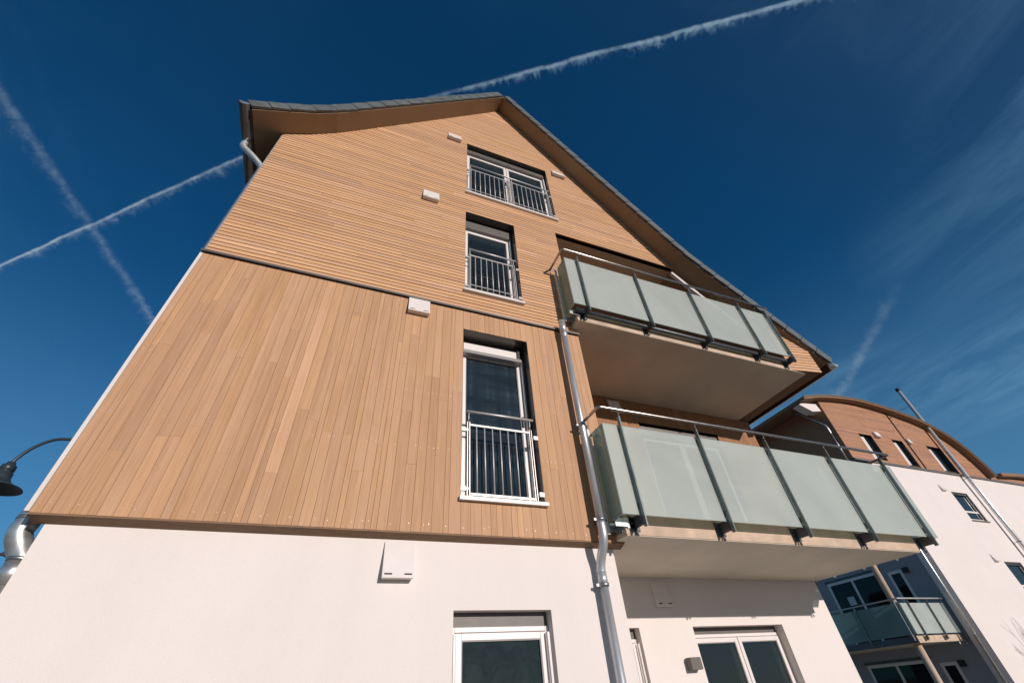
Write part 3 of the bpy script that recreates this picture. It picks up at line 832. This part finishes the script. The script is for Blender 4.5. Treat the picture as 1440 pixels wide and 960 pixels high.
# windows
def small_window(h, y, kind):
    x0, x1, z0, z1 = h
    w = MB()
    if kind == 'slit':
        w.box(x0, x1, y + .16, y + .2, z0, z1, 1)
        w.box(x0 + .20, x0 + .42, y + .06, y + .155, z0, z1 - .14, 0)
        w.box(x0, x1, y - .028, y + .155, z1 - .02, z1 - .002, 2); w.box(x1 - .02, x1 - .002, y - .028, y + .155, z0, z1 - .02, 2)
        r_ = w.build('window', [M['white'], M['black'], M['dark_metal']], far)
        p = MB(); p.box(x0 + .42, x1 - .02, y + .13, y + .155, z0, z1 - .02); p.build('pane', M['pane_far'], r_)
    else:
        f = .09
        w.box(x0, x0 + f, y + .075, y + .15, z0, z1); w.box(x1 - f, x1, y + .075, y + .15, z0, z1); w.box(x0 + f, x1 - f, y + .075, y + .15, z1 - f, z1); w.box(x0 + f, x1 - f, y + .075, y + .15, z0, z0 + f)
        w.box(x0 + f, x1 - f, y + .065, y + .15, z0 + .36, z0 + .44)
        r_ = w.build('window', [M['white']], far)
        p = MB(); p.box(x0 + f, x1 - f, y + .095, y + .12, z0 + .44, z1 - f); p.box(x0 + f, x1 - f, y + .095, y + .12, z0 + f, z0 + .36); p.build('pane', M['pane_far'], r_)
        p = MB(); p.box(x0 - .04, x1 + .04, y - .05, y + .075, z0 - .04, z0 - .002); p.build('sill', M['flash'], r_)
        p = MB(); p.box(x1 - .06, x1 - .03, y + .02, y + .06, z0, z1 - .05); p.box(x0 + .002, x1 - .002, y + .03, y + .074, z1 - .12, z1 - .002); p.build('guide_rail', M['dark_metal'], r_)
M_far = M['pane_far']
for h in (LA, LB, LC): small_window(h, YB, 'slit')
for h in (SW, SW2): small_window(h, YB, 'casement')
# balcony doors in the shaded side wall (the wall faces -x)
def side_door(y0, y1, z0, z1, split):
    w = MB(); X = 21.185; t = .10
    w.box(X, X + .014, y0, y1, z1 - t, z1); w.box(X, X + .014, y0, y1, z0, z0 + t)
    for y in [y0] + split + [y1 - t]: w.box(X, X + .014, y, y + t, z0 + t, z1 - t)
    r_ = w.build('balcony_door', M['white'], far)
    p = MB(); p.box(X + .006, X + .013, y0 + .02, y1 - .02, z0 + .02, z1 - .02); p.build('pane', M['pane_black'], r_)
    return r_
for dz in (0, -2.9):
    d_ = side_door(8.55, 10.95, .95 + dz, 3.27 + dz, [9.75])
    w = MB(); w.box(21.178, 21.1995, 8.47, 11.03, 3.27 + dz, 3.36 + dz); w.build('blind_box', M['dark_metal'], d_)
    side_door(7.72, 8.28, .95 + dz, 3.14 + dz, [])
mb = MB(); mb.box(21.168, 21.184, 10.05, 10.35, 2.35, 2.65); mb.build('paper_notice', M['paper'], far)
# its balcony
s = MB(); s.box(18.58, 21.19, 7.0, 12.5, .76, .94); fb = s.build('balcony', M['concrete'], far)
s = MB(); s.box(18.59, 21.18, 7.004, 12.49, .752, .757); s.build('balcony_soffit', M['white_soffit'], fb)
for a, b in ((18.56, 18.93), (18.95, 19.99), (20.01, 21.02)):
    s = MB(); s.box(a, b, 6.925, 6.940, .98, 1.86); s.build('glass_panel', M['frost'], fb)
for a, b in ((6.945, 8.52), (8.54, 10.0), (10.02, 11.5)):
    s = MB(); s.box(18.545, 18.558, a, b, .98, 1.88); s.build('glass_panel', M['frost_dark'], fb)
for x in (18.94, 20.0, 21.06):
    s = MB(); s.box(x - .011, x + .011, 6.86, 6.915, .82, 1.95); s.box(x - .03, x + .03, 6.92, 6.998, .80, .92); s.build('post', M['post'], fb)
for y in (7.06, 8.53, 10.01, 11.4):
    s = MB(); s.box(18.48, 18.535, y - .011, y + .011, .82, 1.95); s.build('post', M['galv'], fb)
s = MB(); s.tube([(18.49, 12.4, 1.99), (18.49, 6.92, 1.99), (18.50, 6.89, 1.99), (18.53, 6.88, 1.99), (21.18, 6.88, 1.99)], .024, 10); s.build('handrail', M['steel'], fb)
s = MB(); s.tube([(20.75, 7.05, .76), (20.75, 7.05, .62)], .03, 8); s.tube([(21.0, 6.98, .80), (21.0, 6.98, .60)], .02, 8); s.build('drain_spout', M['galv'], fb)
s = MB(); s.box(18.566, 18.579, 7.02, 12.48, .765, .935); s.build('shade_strip', M['bracket'], fb)  # dark strip over the slab side, its shade put into the colour
for z0, z1 in ((.945, 6.99), (-1.6, .75)):
    s = MB(); s.tube([(18.86, 7.28, z0), (18.86, 7.28, z1)], .105, 24); s.build('column', M['column'], far)

for z, lb in ((2.98, 'small dark square wall light above the balcony of the white building'), (.08, 'small dark square wall light under the balcony of the white building')):
    t = thing('wall_light', lb, 'wall light', (21.12, 7.55, z + H), 'wall lights of the white building')
    s = MB(); s.box(21.09, 21.185, 7.46, 7.64, z, z + .18); s.build('lamp_housing', M['black'], t, .004)
    s = MB(); s.box(21.185, 21.199, 7.50, 7.60, z + .03, z + .15); s.build('wall_plate', M['grey_box'], t)
for x0, x1, z0, z1, lb in ((22.72, 23.06, 8.40, 8.66, 'white vent box on the reddish boards right of the first slit window'),
                           (25.10, 25.34, 8.36, 8.60, 'white vent box on the reddish boards beside the lightning cable')):
    vent(x0, x1, z0, z1, YB - .03, lb, 'vent boxes on the reddish boards', d=.13, lift=.08)
for x0, z0, lb in ((25.10, 6.09, 'white vent hood on the plaster near the upper small window'), (25.10, 3.19, 'white vent hood on the plaster near the lower small window')):
    vent(x0, x0 + .30, z0, z0 + .30, YB, lb, 'vent hoods on the white plaster of the far building', d=.10, lift=.01)

t = MB(); t.tube([(25.05, YB - .055, 7.1), (25.05, YB - .055, 10.05)], .022, 6); t.tube([(25.05, YB - .055, 9.75), (25.5, 6.0, 9.98)], .012, 6)
t.build('lightning_cable', M['black'], far)
fd = thing('downpipe', 'thin bright downpipe slanting from the arched eave of the white building', 'downpipe', (20, 6.6, 0))
s = MB(); s.tube(smooth_path([(20.0, 7.55, 10.42 - .55), (20.0, 7.42, 10.20 - .35), (20.02, 6.75, 8.98), (20.02, 6.61, 8.70), (20.02, 6.60, 8.3)], 5), .036, 12); s.build('swan_neck', M['bright_zinc'], fd)
s = MB(); s.tube([(20.02, 6.60, 8.4), (20.02, 6.60, 7.0)], .036, 12); s.build('pipe', M['bright_zinc'], fd)
fd = thing('downpipe', 'slim bright downpipe along the shaded corner of the white building, beside its balcony', 'downpipe', (21.1, 6.84, 0))
s = MB(); s.tube([(20.93, YB + .16, 7.0), (20.93, YB + .16, -1.6)], .045, 14); s.build('pipe', M['bright_zinc'], fd)
for z in (4.0, .9):
    s = MB(); clamp(s, 20.93, YB + .16, z, .045, None, 21.07); s.build('clamp', M['galv'], fd)

fl = thing('flue_pipe', 'tall shiny steel flue rising past the arched roof of the white building', 'flue pipe', (27.7, 6.2, 0))
s = MB(); s.tube([(27.72, 6.20, -1.6), (27.72, 6.20, 11.80)], .085, 24); s.build('pipe', M['polished'], fl)
s = MB(); s.tube([(27.72, 6.20, 11.80), (27.72, 6.20, 11.97)], .10, 20); s.build('cap', M['black'], fl)
for z in (6.85, 4.0, 1.2):
    s = MB(); clamp(s, 27.72, 6.20, z, .085, YB); s.build('clamp', M['flash'], fl)
s = MB(); s.tube([(25.6, 6.15, 10.10), (27.70, 6.18, 10.85)], .012, 6); s.box(25.5, 25.66, 6.1, 6.2, 10.05, 10.16); s.build('guy_wire', M['black'], fl)

# ================================================================== STREET LAMP behind the left corner
lp = thing('street_lamp', 'dark street lamp with a bell shade on a curved arm behind the house', 'street lamp', (-2.42, 2.2, 0))
lx, ly = -3.40, 2.2
s = MB(); s.tube([(-2.42, ly, -1.6), (-2.42, ly, 2.35)], [.06, .04], 16); s.build('pole', M['lamp'], lp)
s = MB(); s.tube(smooth_path([(-2.42, ly, 2.3), (-2.52, ly, 2.55), (-2.78, ly, 2.70), (-3.05, ly, 2.71), (-3.20, ly, 2.68), (-3.32, ly, 2.57), (-3.385, ly, 2.44), (lx, ly, 2.36)], 6), .017, 12); s.build('arm', M['lamp'], lp)
s = MB(); s.lathe(lx, ly, [(.0, 2.385), (.035, 2.383), (.04, 2.36), (.062, 2.345), (.066, 2.29), (.058, 2.285), (.058, 2.275), (.074, 2.265), (.078, 2.215), (.10, 2.175), (.165, 2.135), (.225, 2.112), (.232, 2.100), (.224, 2.101), (.16, 2.125), (.09, 2.165), (.0, 2.175)], 36)
s.build('lamp_shade', M['lamp'], lp)

# distant neighbour house whose steep roof just shows at the left edge
nb = thing('neighbour_house', 'distant dark roof corner peeking out left of the thick downpipe', 'house', (-8, 20, 0))
s = MB(); s.box(-9.5, -2.5, 16.5, 24, -1.6, 4.85); s.build('wall', M['plaster_grey'], nb)
s = MB(); s.hexa([(-9.97, 16.2, 4.89), (-2.2, 16.2, 4.89), (-2.2, 16.6, 5.48), (-9.97, 16.6, 5.48), (-9.97, 24.4, 4.89), (-2.2, 24.4, 4.89), (-2.2, 24.0, 5.48), (-9.97, 24.0, 5.48)])
rn = s.build('roof', M['batten'], nb)
s = MB(); s.tube([(-10.05, 16.14, 4.88), (-2.2, 16.14, 4.88)], .05, 10); s.build('gutter', M['flash'], rn)

# bare tree behind the viewer's right, whose shadow falls on the white building
def branch(mb, p, d, l, r, lvl, cnt):
    q = p + d * l
    m_ = p + d * l * .5 + Vector((random.uniform(-1, 1), random.uniform(-1, 1), random.uniform(-.3, .6))) * l * .05
    mb.tube([tuple(p), tuple(m_), tuple(q)], [r, r * .82, r * .62], 7 if lvl < 2 else 4, cap=False)
    if lvl >= 4: return
    for k in range(3 if lvl < 3 else 2):
        ax = d.orthogonal().normalized(); ax.rotate(Matrix.Rotation(random.uniform(0, 6.28), 3, d))
        nd = d.copy(); nd.rotate(Matrix.Rotation(random.uniform(.25, .62), 3, ax)); nd.z += .18; nd.normalize()
        branch(mb, q if k < 2 else m_, nd, l * random.uniform(.62, .82), r * .58, lvl + 1, cnt)
tr = thing('bare_tree', 'bare leafless tree standing in front of the white building', 'tree', (27.5, -5.5, 0))
s = MB(); s.tube([(27.5, -5.5, -1.6), (27.52, -5.5, 0), (27.5, -5.52, 1.6)], [.17, .13, .11], 10); s.build('trunk', M['bark'], tr)
s = MB(); 
for k in range(4):
    a = k * 1.57 + .4
    branch(s, Vector((27.5, -5.52, 1.45 + .05 * k)), Vector((math.cos(a) * .45, math.sin(a) * .45, 1)).normalized(), 1.25, .055, 1, 0)
s.build('crown', M['bark'], tr)

# ================================================================== CONTRAILS
def trail_mat(name, R_, length, dens, tuft, seed, fade0, fade1, core_k=1., veil_k=.7, wide=.16):
    """ice cloud: a thin lumpy core and ragged tufts that sink from one side of it"""
    m, nt, out = new_mat(name)
    tc = N(nt, 'ShaderNodeTexCoord')
    sep = N(nt, 'ShaderNodeSeparateXYZ'); L(nt, tc.outputs['Object'], sep.inputs[0])
    def mt(op, a, b=None):
        n = N(nt, 'ShaderNodeMath', operation=op)
        for i, v in enumerate((a, b)):
            if v is None: continue
            if isinstance(v, (int, float)): n.inputs[i].default_value = v
            else: L(nt, v, n.inputs[i])
        return n.outputs[0]
    def ns(scale, loc, det=6, rough=.62, dist=.4):
        mp = N(nt, 'ShaderNodeMapping'); mp.inputs['Location'].default_value = loc
        mp.inputs['Scale'].default_value = tuple(k / R_ for k in scale); L(nt, tc.outputs['Object'], mp.inputs['Vector'])
        return noise(nt, mp.outputs[0], 1, det, rough, dist)
    v = mt('DIVIDE', sep.outputs['Y'], R_); w = mt('DIVIDE', sep.outputs['Z'], R_)
    wob = mt('MULTIPLY', mt('SUBTRACT', ns((.16, 0, 0), (seed, 2, 4), 4), .5), .55)
    v = mt('ADD', v, wob)
    d = mt('SUBTRACT', .35, v)
    n1 = ns((tuft, .45, .5), (seed, seed * .7, 0), 7, .7, 1.2)
    n0 = ns((.13, 0, 0), (seed * 3, 1, 7), 3)
    n2 = ns((1.5, 2.2, 2.2), (seed, 3, 1), 7, .66, .6)
    n3 = ns((2.6, 3.2, 3.2), (seed, 9, 5), 6, .66, .6)
    ln = mt('MULTIPLY', mt('MAXIMUM', mt('MULTIPLY', mt('SUBTRACT', n1, .40), 3.6), 0), mt('ADD', mt('MULTIPLY', n0, 1.9), .10))
    edge = N(nt, 'ShaderNodeMapRange'); edge.interpolation_type = 'SMOOTHSTEP'; L(nt, d, edge.inputs[0]); edge.inputs[1].default_value = -.16; edge.inputs[2].default_value = .06
    w2 = mt('MULTIPLY', w, w)
    lat = mt('MAXIMUM', mt('SUBTRACT', 1, mt('MULTIPLY', w2, 3.)), 0)
    veil = mt('MULTIPLY', mt('MULTIPLY', mt('MAXIMUM', mt('SUBTRACT', ln, mt('MULTIPLY', d, 1.0)), 0), edge.outputs[0]), lat)
    veil = mt('MULTIPLY', veil, mt('MAXIMUM', mt('MULTIPLY', mt('SUBTRACT', n3, .36), 4.2), 0))
    q = mt('DIVIDE', d, wide)
    rr = mt('SQRT', mt('ADD', mt('MULTIPLY', q, q), mt('MULTIPLY', w2, 9.)))
    core = mt('MAXIMUM', mt('SUBTRACT', mt('ADD', -.25, mt('MULTIPLY', n2, 2.6)), rr), 0)
    nb_ = ns((.35, .3, .3), (seed, 6, 2), 4)
    core = mt('MULTIPLY', core, mt('MINIMUM', mt('MAXIMUM', mt('MULTIPLY', mt('SUBTRACT', nb_, .30), 4.), .15), 1.3))
    a = mt('ADD', mt('MULTIPLY', core, core_k), mt('MULTIPLY', veil, veil_k))
    rim = mt('MAXIMUM', mt('SUBTRACT', 1, mt('ADD', mt('MULTIPLY', mt('DIVIDE', sep.outputs['Y'], R_), mt('DIVIDE', sep.outputs['Y'], R_)), w2)), 0)
    a = mt('MULTIPLY', a, mt('POWER', rim, .5))
    sx = mt('DIVIDE', sep.outputs['X'], length)
    fa = N(nt, 'ShaderNodeMapRange'); L(nt, sx, fa.inputs[0]); fa.inputs[1].default_value = -.5; fa.inputs[2].default_value = .5
    fa.inputs[3].default_value = fade0; fa.inputs[4].default_value = fade1
    ends = mt('MINIMUM', mt('MULTIPLY', mt('SUBTRACT', .5, mt('ABSOLUTE', sx)), 6.), 1)
    dd = mt('MULTIPLY', mt('MULTIPLY', mt('MULTIPLY', a, ends), fa.outputs[0]), dens)
    vo = N(nt, 'ShaderNodeVolumePrincipled'); vo.inputs['Color'].default_value = (.84, .95, 1.0, 1); vo.inputs['Anisotropy'].default_value = -.35
    L(nt, dd, vo.inputs['Density']); L(nt, vo.outputs[0], out.inputs['Volume'])
    m.cycles.volume_step_rate = .25
    return m
def contrail(p0, p1, r, dens, tuft, seed, label, fade=(1, 1), taper=(1, 1), core_k=1., veil_k=.7, wide=.16):
    a, b = Vector(p0), Vector(p1); c = (a + b) / 2; l = (b - a).length; x = (b - a).normalized()
    z = Vector((0, 0, 1)); y = z.cross(x).normalized(); z = x.cross(y)
    me = bpy.data.meshes.new('contrail'); vs = []; fs = []; n = 16; k = 24
    for i in range(k + 1):
        t = i / k; rad = r * (taper[0] + (taper[1] - taper[0]) * t)
        if i in (0, k): rad *= .35
        vs += [(-l / 2 + l * t, rad * math.cos(6.28318 * j / n), rad * math.sin(6.28318 * j / n)) for j in range(n)]
    fs = [(i * n + j, (i + 1) * n + j, (i + 1) * n + (j + 1) % n, i * n + (j + 1) % n) for i in range(k) for j in range(n)]
    fs += [tuple(range(n)), tuple(reversed(range(k * n, (k + 1) * n)))]
    me.from_pydata(vs, [], fs); me.materials.append(trail_mat('contrail_vapour', r, l, dens, tuft, seed, *fade, core_k, veil_k, wide)); me.update(); me.flip_normals()
    o = bpy.data.objects.new('contrail', me); COL.objects.link(o)
    o.matrix_world = Matrix(((x.x, y.x, z.x, c.x), (x.y, y.y, z.y, c.y), (x.z, y.z, z.z, c.z), (0, 0, 0, 1)))
    tag(o, label, 'contrail', 'contrails in the sky')
CY = -3.8
def sky_pt(x, y, z=2000): return (x, y + CY, z + H)
contrail(sky_pt(2040, -577), sky_pt(-100, 826), 52, .13, 1.3, 3.1, 'bright ragged contrail crossing the top of the sky above the roof ridge', (1.5, .35), (.8, 1.15), .65, .8, .14)
contrail(sky_pt(-200, 830), sky_pt(-2500, 2827), 54, .050, 1.3, 8.3, 'thin pale contrail rising from the left edge to the gutter', (.8, 1.0), (.7, 1.2), .7, .5, .12)
contrail(sky_pt(-1230, 3040), sky_pt(-1790, 430), 74, .0115, 1.4, 5.7, 'faint wide contrail slanting down the left sky across the thin one', (.8, 1), (1, 1), .5, .9, .18)
contrail(sky_pt(4380, 2250), sky_pt(3230, 760), 115, .0105, 1.1, 1.9, 'short blurred contrail above the arched roof', (1.1, .35), (1.2, .8), .4, 1.1, .3)

# ================================================================== WORLD, SUN, CAMERA
SUN = Vector((.29, -1.0, .285)).normalized()
el = math.asin(SUN.z); az = math.atan2(SUN.x, SUN.y)
w = bpy.data.worlds.new('World'); S.world = w; w.use_nodes = True
nt = w.node_tree; nt.nodes.clear()
out = nt.nodes.new('ShaderNodeOutputWorld'); bg = nt.nodes.new('ShaderNodeBackground'); bg.inputs['Strength'].default_value = .066
sky = nt.nodes.new('ShaderNodeTexSky'); sky.sky_type = 'NISHITA'; sky.sun_disc = False
sky.sun_elevation = el; sky.sun_rotation = az; sky.altitude = 300; sky.air_density = 1.0; sky.dust_density = .05; sky.ozone_density = 2.5
tcs = N(nt, 'ShaderNodeTexCoord')
dt = N(nt, 'ShaderNodeVectorMath', operation='DOT_PRODUCT'); L(nt, tcs.outputs['Generated'], dt.inputs[0]); dt.inputs[1].default_value = tuple(SUN)
pol = N(nt, 'ShaderNodeMapRange'); L(nt, dt.outputs['Value'], pol.inputs[0]); pol.inputs[1].default_value = .15; pol.inputs[2].default_value = .85
pol.inputs[3].default_value = 1; pol.inputs[4].default_value = 0      # deepest blue away from the sun
tint = mix(nt, pol.outputs[0], mix(nt, 1.0, sky.outputs[0], (.55, .56, .58), 'MULTIPLY'), mix(nt, 1.0, sky.outputs[0], (.12, .76, 1.15), 'MULTIPLY'))
# thin cirrus on a high flat layer
tc = N(nt, 'ShaderNodeTexCoord'); sp = N(nt, 'ShaderNodeSeparateXYZ'); L(nt, tc.outputs['Generated'], sp.inputs[0])
zc = N(nt, 'ShaderNodeMath', operation='MAXIMUM'); zc.inputs[1].default_value = .03; L(nt, sp.outputs['Z'], zc.inputs[0])
dx = N(nt, 'ShaderNodeMath', operation='DIVIDE'); L(nt, sp.outputs['X'], dx.inputs[0]); L(nt, zc.outputs[0], dx.inputs[1])
dy = N(nt, 'ShaderNodeMath', operation='DIVIDE'); L(nt, sp.outputs['Y'], dy.inputs[0]); L(nt, zc.outputs[0], dy.inputs[1])
cv = N(nt, 'ShaderNodeCombineXYZ'); L(nt, dx.outputs[0], cv.inputs[0]); L(nt, dy.outputs[0], cv.inputs[1])
mp = N(nt, 'ShaderNodeMapping'); mp.inputs['Rotation'].default_value = (0, 0, R(25)); mp.inputs['Scale'].default_value = (1.5, .55, 1); L(nt, cv.outputs[0], mp.inputs['Vector'])
cn = noise(nt, mp.outputs[0], 1.9, 9, .64, 1.1)
big = noise(nt, cv.outputs[0], .55, 2, .5)
cm = N(nt, 'ShaderNodeMath', operation='MULTIPLY'); L(nt, ramp(nt, cn, [(.38, (0, 0, 0)), (.74, (1, 1, 1))]), cm.inputs[0]); L(nt, ramp(nt, big, [(.42, (0, 0, 0)), (.65, (1, 1, 1))]), cm.inputs[1])
ck = N(nt, 'ShaderNodeMath', operation='MULTIPLY'); L(nt, cm.outputs[0], ck.inputs[0]); ck.inputs[1].default_value = .48
side = N(nt, 'ShaderNodeMapRange'); L(nt, dx.outputs[0], side.inputs[0]); side.inputs[1].default_value = -.3; side.inputs[2].default_value = 1.0
side.inputs[3].default_value = .15; side.inputs[4].default_value = 1.5     # more cirrus to the east
cs = N(nt, 'ShaderNodeMath', operation='MULTIPLY'); L(nt, ck.outputs[0], cs.inputs[0]); L(nt, side.outputs[0], cs.inputs[1])
hz = N(nt, 'ShaderNodeMapRange'); hz.interpolation_type = 'SMOOTHSTEP'; L(nt, zc.outputs[0], hz.inputs[0]); hz.inputs[1].default_value = .66; hz.inputs[2].default_value = .12
hz.inputs[3].default_value = 0; hz.inputs[4].default_value = .40
ca_ = N(nt, 'ShaderNodeMath', operation='ADD'); ca_.use_clamp = True; L(nt, cs.outputs[0], ca_.inputs[0]); L(nt, hz.outputs[0], ca_.inputs[1])
col = mix(nt, ca_.outputs[0], tint, (2.4, 5.1, 7.8))
L(nt, col, bg.inputs['Color']); L(nt, bg.outputs[0], out.inputs['Surface'])

sl = bpy.data.lights.new('sun', 'SUN'); sl.energy = 3.5; sl.angle = R(.53); sl.color = (1.0, .895, .825)
so = bpy.data.objects.new('sun', sl); COL.objects.link(so); so.rotation_euler = SUN.to_track_quat('Z', 'Y').to_euler()

cam = bpy.data.cameras.new('camera'); cam.sensor_width = 36; cam.lens = 14.80; cam.clip_start = .05; cam.clip_end = 20000
co = bpy.data.objects.new('camera', cam); COL.objects.link(co); S.camera = co
ca, sa = math.cos(.427353631), math.sin(.427353631); cb, sb = math.cos(.714539070), math.sin(.714539070); cc, sc_ = math.cos(-.0856069823), math.sin(-.0856069823)
fwd = Vector((sa * cb, ca * cb, sb)); rt = Vector((ca, -sa, 0)); up = rt.cross(fwd)
r2 = rt * cc + up * sc_; u2 = up * cc - rt * sc_
co.matrix_world = Matrix(((r2.x, u2.x, -fwd.x, 0), (r2.y, u2.y, -fwd.y, CY), (r2.z, u2.z, -fwd.z, H), (0, 0, 0, 1)))

S.render.engine = 'CYCLES'
S.cycles.use_denoising = True
S.cycles.max_bounces = 8; S.cycles.transparent_max_bounces = 12; S.cycles.volume_bounces = 3
S.view_settings.view_transform = 'Standard'; S.view_settings.look = 'None'; S.view_settings.exposure = 0; S.view_settings.gamma = 1
